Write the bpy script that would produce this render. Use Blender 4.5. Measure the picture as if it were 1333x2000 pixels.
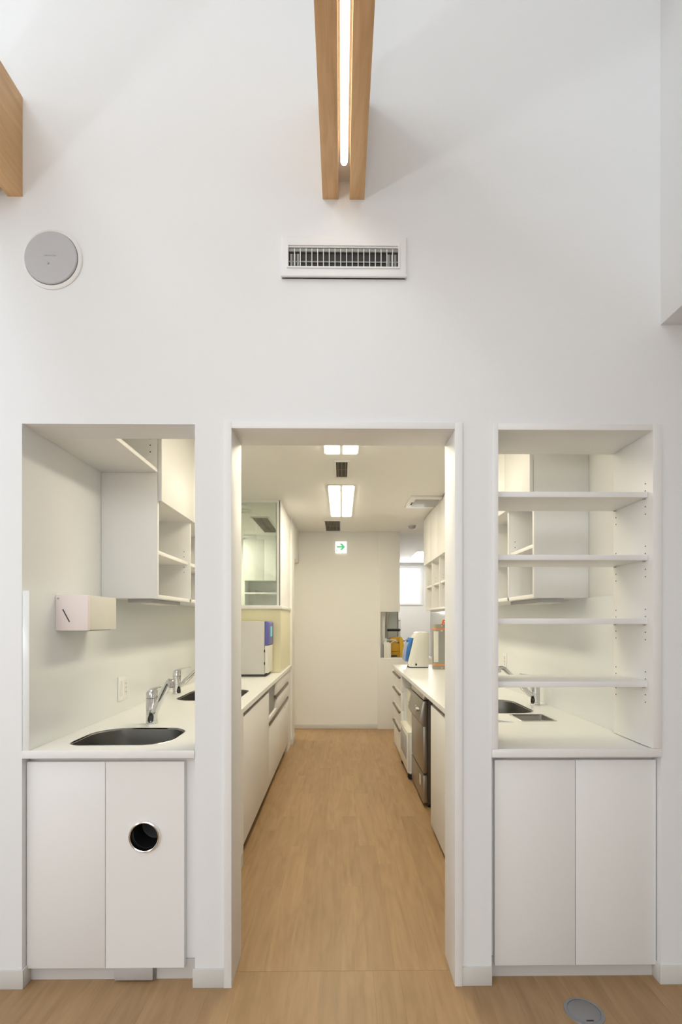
import bpy, bmesh, math, random
from mathutils import Vector
random.seed(7)
for o in list(bpy.data.objects): bpy.data.objects.remove(o)
scene = bpy.context.scene
COL = scene.collection
PI = math.pi

# ------------------------------------------------------------------ camera
F, HOR, VPX = 1000.0, 1213.0, 667.0       # focal length in px, horizon row, vanishing column (1333 x 2000 frame)
YAW = math.radians(0.62)
CAMZ = 1.33
S = CAMZ / 712.5                          # metres per px on the front wall
D = S * F                                 # distance of the front wall
CX0 = VPX + F * math.tan(YAW)
cam_d = bpy.data.cameras.new('camera'); cam = bpy.data.objects.new('camera', cam_d); COL.objects.link(cam)
cam.location = (0, 0, CAMZ); cam.rotation_euler = (PI/2, 0, -YAW)
cam_d.sensor_fit = 'HORIZONTAL'; cam_d.sensor_width = 24.0; cam_d.lens = 24.0 * F / 1333.0
cam_d.shift_x = -(CX0 - 666.5) / 1333.0
cam_d.shift_y = (HOR - 1000.0) / 1333.0
cam_d.clip_start = 0.05
scene.camera = cam

def _t(x, r):
    xp = x - CX0
    return D * r / (F * math.cos(YAW) - xp * math.sin(YAW)), xp
def PX(x, r=1.0):                         # world X of photo column x at depth r * D
    t, xp = _t(x, r); return t * (F * math.sin(YAW) + xp * math.cos(YAW))
def PZ(x, y, r=1.0):                      # world Z of photo point at depth r * D
    t, xp = _t(x, r); return CAMZ + (HOR - y) * t

# ------------------------------------------------------------------ world, exposure, daylight
w = bpy.data.worlds.new('sky'); scene.world = w; w.use_nodes = True
w.node_tree.nodes['Background'].inputs[0].default_value = (0.94, 0.97, 1.0, 1)
w.node_tree.nodes['Background'].inputs[1].default_value = 2.0
vs = scene.view_settings
vs.view_transform = 'Standard'; vs.look = 'None'; vs.gamma = 1.0; vs.exposure = 0.0; vs.use_curve_mapping = False

def area(name, loc, rot, sx, sy, power, col):
    l = bpy.data.lights.new(name, 'AREA'); l.shape = 'RECTANGLE'; l.size = sx; l.size_y = sy
    l.energy = power; l.color = col
    o = bpy.data.objects.new(name, l); COL.objects.link(o); o.location = loc; o.rotation_euler = rot
    return o
DAY = (0.96, 0.97, 1.0)
SKY = (0.84, 0.93, 1.0)
# daylight: unseen hall openings placed to suit the beam shadows, and the far-right window
area('daylight_skylight', (-1.85, -0.6, 4.46), (0, 0, 0), 0.7, 3.2, 15, SKY)
area('daylight_side_window', (-2.46, -0.9, 1.42), (0, -PI/2, 0), 0.24, 4.0, 16, DAY)
area('daylight_high_fill', (-0.8, -3.94, 3.4), (PI/2, 0, 0), 2.8, 1.5, 63, SKY)  # unseen opening added as broad main light with little beam shadow
area('daylight_entrance', (-0.22, -3.94, 1.1), (PI/2, 0, 0), 0.3, 1.0, 20, DAY)
area('daylight_far_window', (1.40, 9.62, 1.98), (-PI/2, 0, 0), 1.2, 0.8, 14, DAY)

# ------------------------------------------------------------------ materials
MATS = {}
def mat(name, col, rough=0.5, metal=0.0, bump=0.0, bscale=200.0, spec=0.5, emit=None, es=0.0, coat=0.0, mottle=0.0):
    m = bpy.data.materials.new(name); m.use_nodes = True
    nt = m.node_tree; b = nt.nodes['Principled BSDF']
    c = tuple(col) + (1,)
    b.inputs['Base Color'].default_value = c
    b.inputs['Roughness'].default_value = rough; b.inputs['Metallic'].default_value = metal
    b.inputs['Specular IOR Level'].default_value = spec
    b.inputs['Coat Weight'].default_value = coat
    if emit: b.inputs['Emission Color'].default_value = tuple(emit) + (1,); b.inputs['Emission Strength'].default_value = es
    tc = nt.nodes.new('ShaderNodeTexCoord')
    if bump > 0:
        n = nt.nodes.new('ShaderNodeTexNoise'); n.inputs['Scale'].default_value = bscale; n.inputs['Detail'].default_value = 3
        bp = nt.nodes.new('ShaderNodeBump'); bp.inputs['Strength'].default_value = bump; bp.inputs['Distance'].default_value = 0.002
        nt.links.new(tc.outputs['Object'], n.inputs['Vector']); nt.links.new(n.outputs['Fac'], bp.inputs['Height'])
        nt.links.new(bp.outputs['Normal'], b.inputs['Normal'])
    if mottle > 0:
        n = nt.nodes.new('ShaderNodeTexNoise'); n.inputs['Scale'].default_value = 3.0; n.inputs['Detail'].default_value = 4
        mx = nt.nodes.new('ShaderNodeMix'); mx.data_type = 'RGBA'
        mx.inputs[6].default_value = c; mx.inputs[7].default_value = tuple(v * (1 - mottle) for v in col) + (1,)
        nt.links.new(tc.outputs['Object'], n.inputs['Vector']); nt.links.new(n.outputs['Fac'], mx.inputs[0])
        nt.links.new(mx.outputs[2], b.inputs['Base Color'])
    MATS[name] = m
    return m
def lin(r, g, b):
    f = lambda v: (v/255/12.92 if v/255 <= 0.04045 else ((v/255+0.055)/1.055)**2.4)
    return (f(r), f(g), f(b))

mat('paint', (0.845, 0.855, 0.86), 0.85, bump=0.12, bscale=350, spec=0.3, mottle=0.015)
mat('paint_in', (0.85, 0.845, 0.82), 0.85, bump=0.12, bscale=350, spec=0.3, mottle=0.015)
mat('ceiling_paint', (0.89, 0.885, 0.86), 0.9, bump=0.1, bscale=350, spec=0.2, mottle=0.01)
mat('melamine', (0.86, 0.855, 0.84), 0.42, bump=0.02, bscale=500)
mat('gloss_white', (0.82, 0.82, 0.80), 0.22)
mat('worktop', (0.87, 0.87, 0.85), 0.28, mottle=0.01)
mat('splash', (0.83, 0.85, 0.84), 0.2, mottle=0.01)
mat('cream', lin(234, 228, 192), 0.35, mottle=0.02)
mat('trim', (0.85, 0.85, 0.84), 0.5)
mat('skirting', lin(214, 212, 207), 0.55)
mat('kick', lin(205, 202, 197), 0.5)
mat('bright_chrome', (0.88, 0.87, 0.85), 0.16, metal=1.0)
mat('chrome', (0.66, 0.66, 0.66), 0.1, metal=1.0)
mat('dark_steel', (0.085, 0.07, 0.052), 0.45, metal=0.5)
mat('steel', (0.36, 0.335, 0.295), 0.34, metal=1.0, bump=0.03, bscale=120)
mat('steel_lt', (0.62, 0.60, 0.57), 0.3, metal=1.0)
mat('sink_steel', (0.36, 0.35, 0.33), 0.32, metal=1.0)
mat('bronze', (0.20, 0.17, 0.13), 0.38, metal=0.7)
mat('alu', (0.30, 0.29, 0.28), 0.45, metal=0.3)
mat('black', (0.012, 0.012, 0.012), 0.5)
mat('dark', (0.035, 0.034, 0.03), 0.6)
mat('vent_dark', (0.06, 0.052, 0.04), 0.7)
mat('vent_grey', lin(150, 152, 148), 0.5)
mat('vent_bar', lin(128, 118, 98), 0.5)
mat('grey_plastic', lin(176, 176, 178), 0.5)
mat('grey_grille', lin(196, 196, 198), 0.65, bump=0.5, bscale=900)
mat('pedal_grey', lin(186, 180, 178), 0.45)
mat('pink_white', lin(244, 232, 228), 0.45)
mat('clear_cream', lin(232, 230, 212), 0.3)
mat('device', lin(232, 230, 220), 0.35)
mat('device_grey', lin(212, 209, 203), 0.4)
mat('blue', lin(38, 110, 180), 0.35)
mat('blue_grey', lin(150, 160, 196), 0.35)
mat('violet', lin(104, 104, 176), 0.4)
mat('screen', lin(90, 150, 150), 0.3, emit=lin(110, 190, 190), es=0.5)
mat('orange', lin(236, 140, 60), 0.45)
mat('orange_red', lin(238, 104, 30), 0.45)
mat('yellow', lin(196, 150, 22), 0.4)
mat('yellow_lt', lin(214, 172, 40), 0.4)
mat('box_grey', lin(160, 158, 148), 0.4, metal=0.2)
mat('board_grey', lin(206, 212, 206), 0.6)
mat('cloth', lin(222, 220, 206), 0.9, bump=0.1)
mat('floor_box', lin(140, 140, 142), 0.45, metal=0.2, bump=0.02)
mat('sign_white', (0.9, 0.9, 0.9), 0.4, emit=(1, 1, 0.97), es=0.75)
mat('sign_green', lin(60, 180, 120), 0.4, emit=lin(70, 200, 140), es=0.55)
mat('tube', (1, 1, 1), 0.4, emit=(1.0, 0.905, 0.69), es=29.5)
mat('tube_far', (1, 1, 1), 0.4, emit=(1.0, 0.97, 0.9), es=20)
mat('line_light', (1, 1, 1), 0.4, emit=(1.0, 0.93, 0.76), es=5.0)
mat('reflector', (0.9, 0.9, 0.88), 0.3)

def glass_mat():
    m = bpy.data.materials.new('glass'); m.use_nodes = True; nt = m.node_tree
    for n in list(nt.nodes): nt.nodes.remove(n)
    out = nt.nodes.new('ShaderNodeOutputMaterial'); mix = nt.nodes.new('ShaderNodeMixShader')
    tr = nt.nodes.new('ShaderNodeBsdfTransparent'); gl = nt.nodes.new('ShaderNodeBsdfGlossy')
    tr.inputs[0].default_value = (0.86, 0.92, 0.90, 1); gl.inputs[0].default_value = (0.9, 0.95, 0.93, 1); gl.inputs[1].default_value = 0.02
    mix.inputs[0].default_value = 0.10
    nt.links.new(tr.outputs[0], mix.inputs[1]); nt.links.new(gl.outputs[0], mix.inputs[2]); nt.links.new(mix.outputs[0], out.inputs[0])
    MATS['glass'] = m
glass_mat()

def wood_mat(name, c0, c1, c2, rough, along, gs, rnd=0.0, knots=0.0, spec=0.4):
    m = bpy.data.materials.new(name); m.use_nodes = True; nt = m.node_tree; L = nt.links.new
    b = nt.nodes['Principled BSDF']; b.inputs['Roughness'].default_value = rough; b.inputs['Specular IOR Level'].default_value = spec
    tc = nt.nodes.new('ShaderNodeTexCoord'); oi = nt.nodes.new('ShaderNodeObjectInfo')
    off = nt.nodes.new('ShaderNodeVectorMath'); off.operation = 'SCALE'
    comb = nt.nodes.new('ShaderNodeCombineXYZ')
    for k in range(3): L(oi.outputs['Random'], comb.inputs[k])
    L(comb.outputs[0], off.inputs[0]); off.inputs['Scale'].default_value = 37.0
    add = nt.nodes.new('ShaderNodeVectorMath'); L(tc.outputs['Object'], add.inputs[0]); L(off.outputs[0], add.inputs[1])
    mp = nt.nodes.new('ShaderNodeMapping'); sc = [gs, gs, gs]; sc[along] = gs * 0.045; mp.inputs['Scale'].default_value = sc
    L(add.outputs[0], mp.inputs[0])
    n1 = nt.nodes.new('ShaderNodeTexNoise'); n1.inputs['Scale'].default_value = 1.0; n1.inputs['Detail'].default_value = 6; n1.inputs['Roughness'].default_value = 0.65
    n1.inputs['Distortion'].default_value = 0.4
    L(mp.outputs[0], n1.inputs['Vector'])
    mp2 = nt.nodes.new('ShaderNodeMapping'); sc2 = [gs*0.3]*3; sc2[along] = gs*0.045; mp2.inputs['Scale'].default_value = sc2
    L(add.outputs[0], mp2.inputs[0])
    n2 = nt.nodes.new('ShaderNodeTexNoise'); n2.inputs['Scale'].default_value = 1.0; n2.inputs['Detail'].default_value = 3; n2.inputs['Distortion'].default_value = 1.6
    L(mp2.outputs[0], n2.inputs['Vector'])
    cr = nt.nodes.new('ShaderNodeValToRGB')
    cr.color_ramp.elements[0].position = 0.32; cr.color_ramp.elements[0].color = tuple(c0) + (1,)
    cr.color_ramp.elements[1].position = 0.68; cr.color_ramp.elements[1].color = tuple(c2) + (1,)
    e = cr.color_ramp.elements.new(0.5); e.color = tuple(c1) + (1,)
    mix = nt.nodes.new('ShaderNodeMath'); mix.operation = 'MULTIPLY_ADD'; mix.inputs[1].default_value = 0.45
    m2 = nt.nodes.new('ShaderNodeMath'); m2.operation = 'MULTIPLY'; m2.inputs[1].default_value = 0.55
    L(n2.outputs['Fac'], m2.inputs[0]); L(n1.outputs['Fac'], mix.inputs[0]); L(m2.outputs[0], mix.inputs[2])
    L(mix.outputs[0], cr.inputs[0])
    hs = nt.nodes.new('ShaderNodeHueSaturation')
    mr = nt.nodes.new('ShaderNodeMapRange'); mr.inputs['To Min'].default_value = 1 - rnd; mr.inputs['To Max'].default_value = 1 + rnd
    L(oi.outputs['Random'], mr.inputs['Value']); L(mr.outputs[0], hs.inputs['Value']); L(cr.outputs[0], hs.inputs['Color'])
    L(hs.outputs[0], b.inputs['Base Color'])
    bp = nt.nodes.new('ShaderNodeBump'); bp.inputs['Strength'].default_value = 0.06; bp.inputs['Distance'].default_value = 0.002
    L(n1.outputs['Fac'], bp.inputs['Height']); L(bp.outputs[0], b.inputs['Normal'])
    MATS[name] = m
wood_mat('beam_wood', lin(204, 160, 110), lin(222, 180, 130), lin(234, 194, 146), 0.5, 1, 60, 0.03)
wood_mat('floor_wood', lin(151, 121, 86), lin(166, 134, 96), lin(175, 144, 106), 0.4, 1, 48, 0.06)

# ------------------------------------------------------------------ mesh helpers
ORG = {}
class M:
    def __init__(self): self.v = []; self.f = []
    def add(self, vs, fs):
        k = len(self.v); self.v += [tuple(p) for p in vs]; self.f += [tuple(i + k for i in f) for f in fs]; return self
    def box(self, x0, x1, y0, y1, z0, z1):
        x0, x1 = sorted((x0, x1)); y0, y1 = sorted((y0, y1)); z0, z1 = sorted((z0, z1))
        return self.add([(x0,y0,z0),(x1,y0,z0),(x1,y1,z0),(x0,y1,z0),(x0,y0,z1),(x1,y0,z1),(x1,y1,z1),(x0,y1,z1)],
            [(0,3,2,1),(4,5,6,7),(0,1,5,4),(1,2,6,5),(2,3,7,6),(3,0,4,7)])
    def prism(self, poly, axis, a0, a1):          # poly in the two other axes (in x,y,z order)
        def P(u, v, a):
            return {0: (a, u, v), 1: (u, a, v), 2: (u, v, a)}[axis]
        n = len(poly)
        vs = [P(u, v, a0) for u, v in poly] + [P(u, v, a1) for u, v in poly]
        return self.add(vs, [tuple(range(n)), tuple(range(2*n-1, n-1, -1))] + [(i, (i+1) % n, n+(i+1) % n, n+i) for i in range(n)])
    def loft(self, loops, cap0=True, cap1=True):
        n = len(loops[0]); vs = [p for l in loops for p in l]; fs = []
        for k in range(len(loops)-1):
            for i in range(n):
                j = (i+1) % n; fs.append((k*n+i, k*n+j, (k+1)*n+j, (k+1)*n+i))
        if cap0: fs.append(tuple(range(n-1, -1, -1)))
        if cap1: fs.append(tuple((len(loops)-1)*n + i for i in range(n)))
        return self.add(vs, fs)
    def lathe(self, prof, c, axis=2, n=32, cap0=True, cap1=True):   # prof: (radius, offset along axis)
        loops = []
        for r, h in prof:
            lp = []
            for i in range(n):
                a = 2*PI*i/n; u, v = r*math.cos(a), r*math.sin(a)
                p = {0: (h, u, v), 1: (u, h, v), 2: (u, v, h)}[axis]
                lp.append((c[0]+p[0], c[1]+p[1], c[2]+p[2]))
            loops.append(lp)
        return self.loft(loops, cap0, cap1)
    def tube(self, pts, rad, n=12):
        pts = [Vector(p) for p in pts]; loops = []
        rads = rad if isinstance(rad, (list, tuple)) else [rad]*len(pts)
        up = Vector((0, 0, 1))
        for k, p in enumerate(pts):
            d = (pts[min(k+1, len(pts)-1)] - pts[max(k-1, 0)]).normalized()
            a = d.cross(up)
            if a.length < 1e-3: a = d.cross(Vector((0, 1, 0)))
            a.normalize(); b = d.cross(a).normalized()
            loops.append([tuple(p + (a*math.cos(2*PI*i/n) + b*math.sin(2*PI*i/n))*rads[k]) for i in range(n)])
        return self.loft(loops)
    def ring_plate(self, x0, x1, y0, y1, hole, z0, z1):             # horizontal slab with a hole (convex outline hole)
        cx = sum(p[0] for p in hole)/len(hole); cy = sum(p[1] for p in hole)/len(hole)
        n = len(hole)
        angs = [math.atan2(p[1]-cy, p[0]-cx) for p in hole]
        out = []
        for a in angs:
            dx, dy = math.cos(a), math.sin(a)
            t = min((x1-cx)/dx if dx > 1e-9 else 1e9, (x0-cx)/dx if dx < -1e-9 else 1e9, (y1-cy)/dy if dy > 1e-9 else 1e9, (y0-cy)/dy if dy < -1e-9 else 1e9)
            out.append([cx+dx*t, cy+dy*t])
        for c in ((x0,y0),(x1,y0),(x1,y1),(x0,y1)):                 # snap nearest outer vertices to the corners
            k = min(range(n), key=lambda i: (out[i][0]-c[0])**2+(out[i][1]-c[1])**2); out[k] = [c[0], c[1]]
        vs = [(p[0],p[1],z1) for p in out]+[(p[0],p[1],z1) for p in hole]+[(p[0],p[1],z0) for p in out]+[(p[0],p[1],z0) for p in hole]
        fs = []
        for i in range(n):
            j = (i+1) % n
            fs += [(i, j, n+j, n+i), (2*n+j, 2*n+i, 3*n+i, 3*n+j), (i, 2*n+i, 2*n+j, j), (n+j, 3*n+j, 3*n+i, n+i)]
        return self.add(vs, fs)
    def swap(self, fn):                                              # remap all vertices
        self.v = [fn(*p) for p in self.v]; return self
    def build(self, name, m, parent=None, bevel=0.0, smooth=False, label=None, seg=2):
        xs = [p[0] for p in self.v]; ys = [p[1] for p in self.v]; zs = [p[2] for p in self.v]
        org = Vector(((min(xs)+max(xs))/2, (min(ys)+max(ys))/2, min(zs)))
        me = bpy.data.meshes.new(name); me.from_pydata([tuple(Vector(p)-org) for p in self.v], [], self.f)
        bm = bmesh.new(); bm.from_mesh(me)
        bmesh.ops.recalc_face_normals(bm, faces=bm.faces)
        if bevel > 0:
            ed = [e for e in bm.edges if len(e.link_faces) == 2 and e.calc_face_angle(0) > 0.6]
            bmesh.ops.bevel(bm, geom=ed, offset=bevel, segments=seg, profile=0.5, affect='EDGES', clamp_overlap=True)
        bm.to_mesh(me); bm.free()
        me.materials.append(MATS[m])
        if smooth or bevel > 0:
            me.shade_smooth(); me.set_sharp_from_angle(angle=math.radians(38))
        o = bpy.data.objects.new(name, me); COL.objects.link(o)
        ORG[o] = org
        if parent is not None: o.parent = parent; o.location = org - ORG[parent]
        else: o.location = org
        if label: o['label'] = label
        return o
def B(*a): return M().box(*a)
def thing(name, label, cat, loc, group=None):
    o = bpy.data.objects.new(name, None); COL.objects.link(o); o.location = loc; ORG[o] = Vector(loc); o.empty_display_size = 0.05
    return tag(o, label, cat, group)
def tag(o, label, cat, group=None):
    o['label'] = label; o['category'] = cat
    if group: o['group'] = group
    return o
def struct(o, label=None):
    o['kind'] = 'structure'
    if label: o['label'] = label
    return o
def panel(xs, zs, solid, y0, y1):                 # wall in the XZ plane with cells left out, as one clean solid
    bm = bmesh.new(); V = {}
    def v(i, j):
        if (i, j) not in V: V[(i, j)] = bm.verts.new((xs[i], y0, zs[j]))
        return V[(i, j)]
    fs = [bm.faces.new((v(i,j), v(i+1,j), v(i+1,j+1), v(i,j+1))) for i in range(len(xs)-1) for j in range(len(zs)-1) if solid(i, j)]
    r = bmesh.ops.extrude_face_region(bm, geom=fs)
    for e in r['geom']:
        if isinstance(e, bmesh.types.BMVert): e.co.y = y1
    bm.verts.index_update(); m = M()
    m.v = [tuple(x.co) for x in bm.verts]; m.f = [tuple(x.index for x in f.verts) for f in bm.faces]
    # front faces remain after the extrusion; drop inner duplicates is not needed: the region is closed
    bm.free(); return m
def rrect(cx, cy, hx, hy, rad, n=8):
    if not isinstance(rad, (list, tuple)): rad = [rad]*4
    pts = []
    for k, (sx, sy) in enumerate(((1,1),(-1,1),(-1,-1),(1,-1))):
        R = rad[k]
        for i in range(n+1):
            a = PI/2*k + PI/2*i/n
            pts.append((cx+sx*(hx-R)+R*math.cos(a), cy+sy*(hy-R)+R*math.sin(a)))
    return pts

# ------------------------------------------------------------------ key dimensions
XL, XR = PX(43), PX(1291)                # inner side walls behind the niches
ZC = 0.86                                # worktop height
ZCEIL = 2.43                             # ceiling of the work corridor
WT = 0.15                                # front wall thickness
NL0, NL1, NLT = PX(43), PX(381), PZ(210, 828)
DO0, DO1, DOT = PX(438.5), PX(903), PZ(667, 826)
NR0, NR1, NRT = PX(961), PX(1292), PZ(1126, 829)
Y = lambda r: D * r

# ------------------------------------------------------------------ SETTING: floor with planks
YJ = Y(1.043)
floor = struct(B(-3.4, 3.3, -4.0, 10.0, -0.06, -0.004).build('floor', 'floor_wood'), 'light oak plank floor')
PW, PL = 0.1, 0.92
def plank_mesh(L):
    o = B(0, PW-0.0003, 0, L-0.0003, -0.004, 0.0).build('plank', 'floor_wood', floor)
    return o
planks = {}
def lay(x, y0, y1):
    L = round(y1-y0, 3); key = L
    if key not in planks:
        o = plank_mesh(L); planks[key] = o
    else:
        o = planks[key].copy(); COL.objects.link(o)
    o.location = Vector((x+PW/2, y0+L/2, -0.004)) - ORG[floor]; o.parent = floor
YE = Y(3.385)
for i in range(-7, 7):
    ofs = [0.0, 0.46, 0.23, 0.69][i % 4] - 0.3
    y = YJ
    end = YJ + PL + ofs
    while y < YE - 0.01:
        e = min(end, YE)
        if e - y > 0.02: lay(i*PW + 0.004, y, e)
        y = e; end += PL
for i in range(-17, 17):
    ofs = [0.2, 0.6, 0.4, 0.0][i % 4]
    y = 0.9; end = 0.9 + 0.3 + ofs*0.7
    while y < YJ - 0.01:
        e = min(end, YJ - 0.001)
        if e - y > 0.02: lay(i*PW + 0.02, y, e)
        y = e; end += PL

# ------------------------------------------------------------------ SETTING: walls
xs = [-2.6, NL0, NL1, DO0, DO1, NR0, NR1, 3.3]; zs = sorted([0.0, NLT, DOT, NRT, 4.5])
def solid(i, j):
    zm = (zs[j]+zs[j+1])/2
    if i == 1 and zm < NLT: return False
    if i == 3 and zm < DOT: return False
    if i == 5 and zm < NRT: return False
    return True
struct(panel(xs, zs, solid, D, D+WT).build('wall_front', 'paint'), 'tall white painted wall with a doorway and two niches')
# hall around the camera
struct(B(-2.6, -2.5, -4.0, D, 0, 1.19).build('wall_left', 'paint'))
struct(B(-2.6, -2.5, -4.0, D, 1.65, 4.5).build('wall_left_upper', 'paint'))
struct(panel([-2.6, -2.2, -0.5, 0.06, 0.6, 3.3], [0, 1.8, 2.65, 4.15, 4.5], lambda i, j: not ((i == 2 and j == 0) or (i in (1, 2, 3) and j == 2)), -4.1, -4.0).build('wall_back', 'paint'))
ZS = PZ(1295, 635)
struct(B(XR, XR+0.12, -4.0, D, ZS, 4.5).build('wall_right_upper', 'paint'))
struct(B(XR+0.12, 3.3, -4.0, D, ZS, ZS+0.1).build('ceiling_side', 'paint'))
struct(B(3.3, 3.4, -4.0, D, 0, ZS+0.1).build('wall_right_side', 'paint'))
cl = M().box(-2.6, -2.2, -4.1, D+WT, 4.5, 4.6).box(-1.3, XR+0.12, -4.1, D+WT, 4.5, 4.6).box(-2.2, -1.3, -4.1, -2.15, 4.5, 4.6).box(-2.2, -1.3, 1.35, D+WT, 4.5, 4.6)
struct(cl.build('ceiling', 'paint'), 'high white ceiling with a skylight')
# corridor
YP = Y(2.5)                               # glazed partition on the left
struct(B(XL-0.1, XL, D+WT, YP, 0, ZCEIL).build('wall_left_corridor', 'paint'))
YRE = Y(3.6)
struct(B(XR, XR+0.1, D+WT, YRE, 0, 2.43).build('wall_right_corridor', 'paint_in'))
struct(M().box(XL-0.1, XR+0.1, D+WT, YP+0.05, ZCEIL, ZCEIL+0.06).box(-0.60, XR+0.1, YP+0.05, Y(3.45), ZCEIL, ZCEIL+0.06).build('ceiling_corridor', 'ceiling_paint'))
XS = PX(571, 2.95)                        # face of the wall stub at the end of the left run
struct(B(-0.66, XS, Y(2.95), Y(3.1), 0, 2.6).build('wall_stub', 'paint_in'))
struct(B(-0.66, XS, Y(3.1), Y(3.39), 2.045, 2.6).build('wall_header', 'paint_in'))
XF0, XF1 = PX(738, 3.39), PX(781, 3.39)
struct(B(-0.62, XF0, Y(3.39), Y(3.39)+0.1, 0, ZCEIL).build('wall_far', 'paint_in'))
ZN0, ZN1 = PZ(760, 1285, 3.38), PZ(760, 1195, 3.38)
XN = PX(743.5, 3.38)
pier = panel([XF0, XN, XF1], [0, ZN0-0.025, ZN1, ZCEIL], lambda i, j: not (i == 1 and j == 1), Y(3.375), Y(3.375)+0.14)
struct(pier.build('wall_far_pier', 'paint_in', bevel=0.002))
struct(B(XF1, XR, Y(3.375), Y(3.375)+0.1, 0, ZN0-0.025).build('wall_half', 'paint_in'))
# far right room
struct(B(XF0+0.05, 3.0, 9.75, 9.85, 0, PZ(800, 1182, 5.2)).build('wall_back_far_lower', 'paint_in'))
WX0, WX1, WZ0, WZ1 = 0.9, PX(827, 5.2), PZ(800, 1182, 5.2), PZ(800, 1105, 5.2)
struct(panel([XF0+0.05, WX0, WX1, 3.0], [WZ0, WZ1, 2.43], lambda i, j: not (i == 1 and j == 0), 9.75, 9.85).build('wall_back_far', 'paint_in'))
struct(B(XF0, XF0+0.1, Y(3.39)+0.1, 9.85, 0, 2.43).build('wall_far_side', 'paint_in'))
struct(B(XR+0.1, 3.0, YRE-0.1, YRE, 0, 2.43).build('wall_return', 'paint_in'))
struct(B(3.0, 3.1, YRE-0.1, 9.85, 0, 2.43).build('wall_far_right', 'paint_in'))
struct(B(XF0, 3.1, Y(3.45), 9.85, ZCEIL, 2.5).build('ceiling_far', 'paint_in'))
win = struct(panel([WX0, WX0+0.03, WX1-0.05, WX1], [WZ0, WZ0+0.035, WZ1-0.045, WZ1], lambda i, j: not (i == 1 and j == 1), 9.73, 9.78).build('window_1', 'trim', bevel=0.003), 'white framed bright window in the far room')
B(WX0+0.03, WX1-0.05, 9.75, 9.756, WZ0+0.035, WZ1-0.045).build('pane', 'glass', win)
# left room behind the glazed partition
ZR2 = 2.56
struct(B(-2.2, -2.1, YP, 7.9, 0, 2.6).build('wall_left_room', 'paint_in'))
struct(B(-2.2, -0.4, 7.75, 7.85, 0, 2.6).build('wall_back_room', 'paint_in'))
struct(B(-0.62, -0.55, Y(3.39)+0.1, 7.8, 0, 2.6).build('wall_right_room', 'paint_in'))
struct(B(-2.2, XL-0.1, YP-0.1, YP, 0, 2.6).build('wall_front_room', 'paint_in'))
struct(B(-2.2, -0.5, YP, 7.85, ZR2, ZR2+0.05).build('ceiling_room', 'paint_in'))
XPF = -0.552                              # corridor face of the partition
ZB = 1.44                                 # underside of wall cabinets, top of splash
pw = struct(B(XL-0.1, XPF, YP, YP+0.06, ZC+0.002, ZB).build('wall_partition', 'cream'), 'cream panel below the glazed partition')
struct(B(XPF-0.05, XPF, YP+0.06, Y(2.95), ZC+0.002, ZB).build('wall_partition_side', 'cream'))
struct(B(XPF-0.05, XPF, YP+0.06, Y(2.95), ZB+0.03, 2.6).build('wall_partition_upper', 'trim'))
struct(M().prism([(XL-0.1, YP-0.02), (XPF+0.012, YP-0.02), (XPF+0.012, Y(2.95)), (XPF-0.05, Y(2.95)), (XPF-0.05, YP+0.06), (XL-0.1, YP+0.06)], 2, ZB, ZB+0.03).build('trim_2', 'trim', bevel=0.002), 'white sill below the glazed partition')
gw = struct(panel([XL-0.1, XL-0.07, PX(541, 2.5), PX(545.5, 2.5)], [ZB+0.03, ZB+0.034, ZCEIL-0.02, ZCEIL], lambda i, j: not (i == 1 and j == 1), YP, YP+0.04).build('window_2', 'trim'), 'tall glazed panel looking into a side room')
B(XL-0.07, PX(541, 2.5), YP+0.015, YP+0.021, ZB+0.034, ZCEIL-0.02).build('pane', 'glass', gw)
B(PX(545.5, 2.5), PX(547.3, 2.5), YP+0.012, YP+0.05, ZB+0.03, ZCEIL-0.01).build('seal', 'alu', gw)
B(PX(547.3, 2.5), XPF, YP, YP+0.06, ZB+0.03, ZCEIL).build('post', 'trim', gw)
# door lining of the corridor opening
tr = M()
JT = 0.0275
tr.box(DO0, DO0+JT, D-0.008, D+0.174, 0, DOT); tr.box(DO1-JT, DO1, D-0.008, D+0.174, 0, DOT); tr.box(DO0+JT, DO1-JT, D-0.008, D+0.174, DOT-0.0235, DOT)
struct(tr.build('trim_1', 'trim', bevel=0.0006), 'white door lining around the corridor opening')
# skirtings
def skirt(name, boxes):
    m = M()
    for b in boxes: m.box(*b)
    return struct(m.build(name, 'skirting', bevel=0.002), 'pale grey skirting strip')
SH, ST = 0.068, 0.007
skirt('baseboard_left', [(-2.5, NL0+ST, D-ST, D, 0, SH), (NL0, NL0+ST, D, D+0.045, 0, SH)])
skirt('baseboard_middle', [(NL1-ST, DO0, D-ST, D, 0, SH)])
skirt('baseboard_middle_right', [(DO1, NR0, D-ST, D, 0, SH)])
skirt('baseboard_right', [(NR1-ST, 3.3, D-ST, D, 0, SH), (NR1-ST, NR1, D, D+0.045, 0, SH)])
skirt('baseboard_far', [(-0.6, XF0, Y(3.39)-ST, Y(3.39), 0, 0.06)])
skirt('baseboard_stub', [(XS, XS+ST, Y(2.95), Y(3.1), 0, 0.06), (XPF+0.01, XS+ST, Y(2.95)-ST, Y(2.95), 0, 0.06)])

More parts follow.
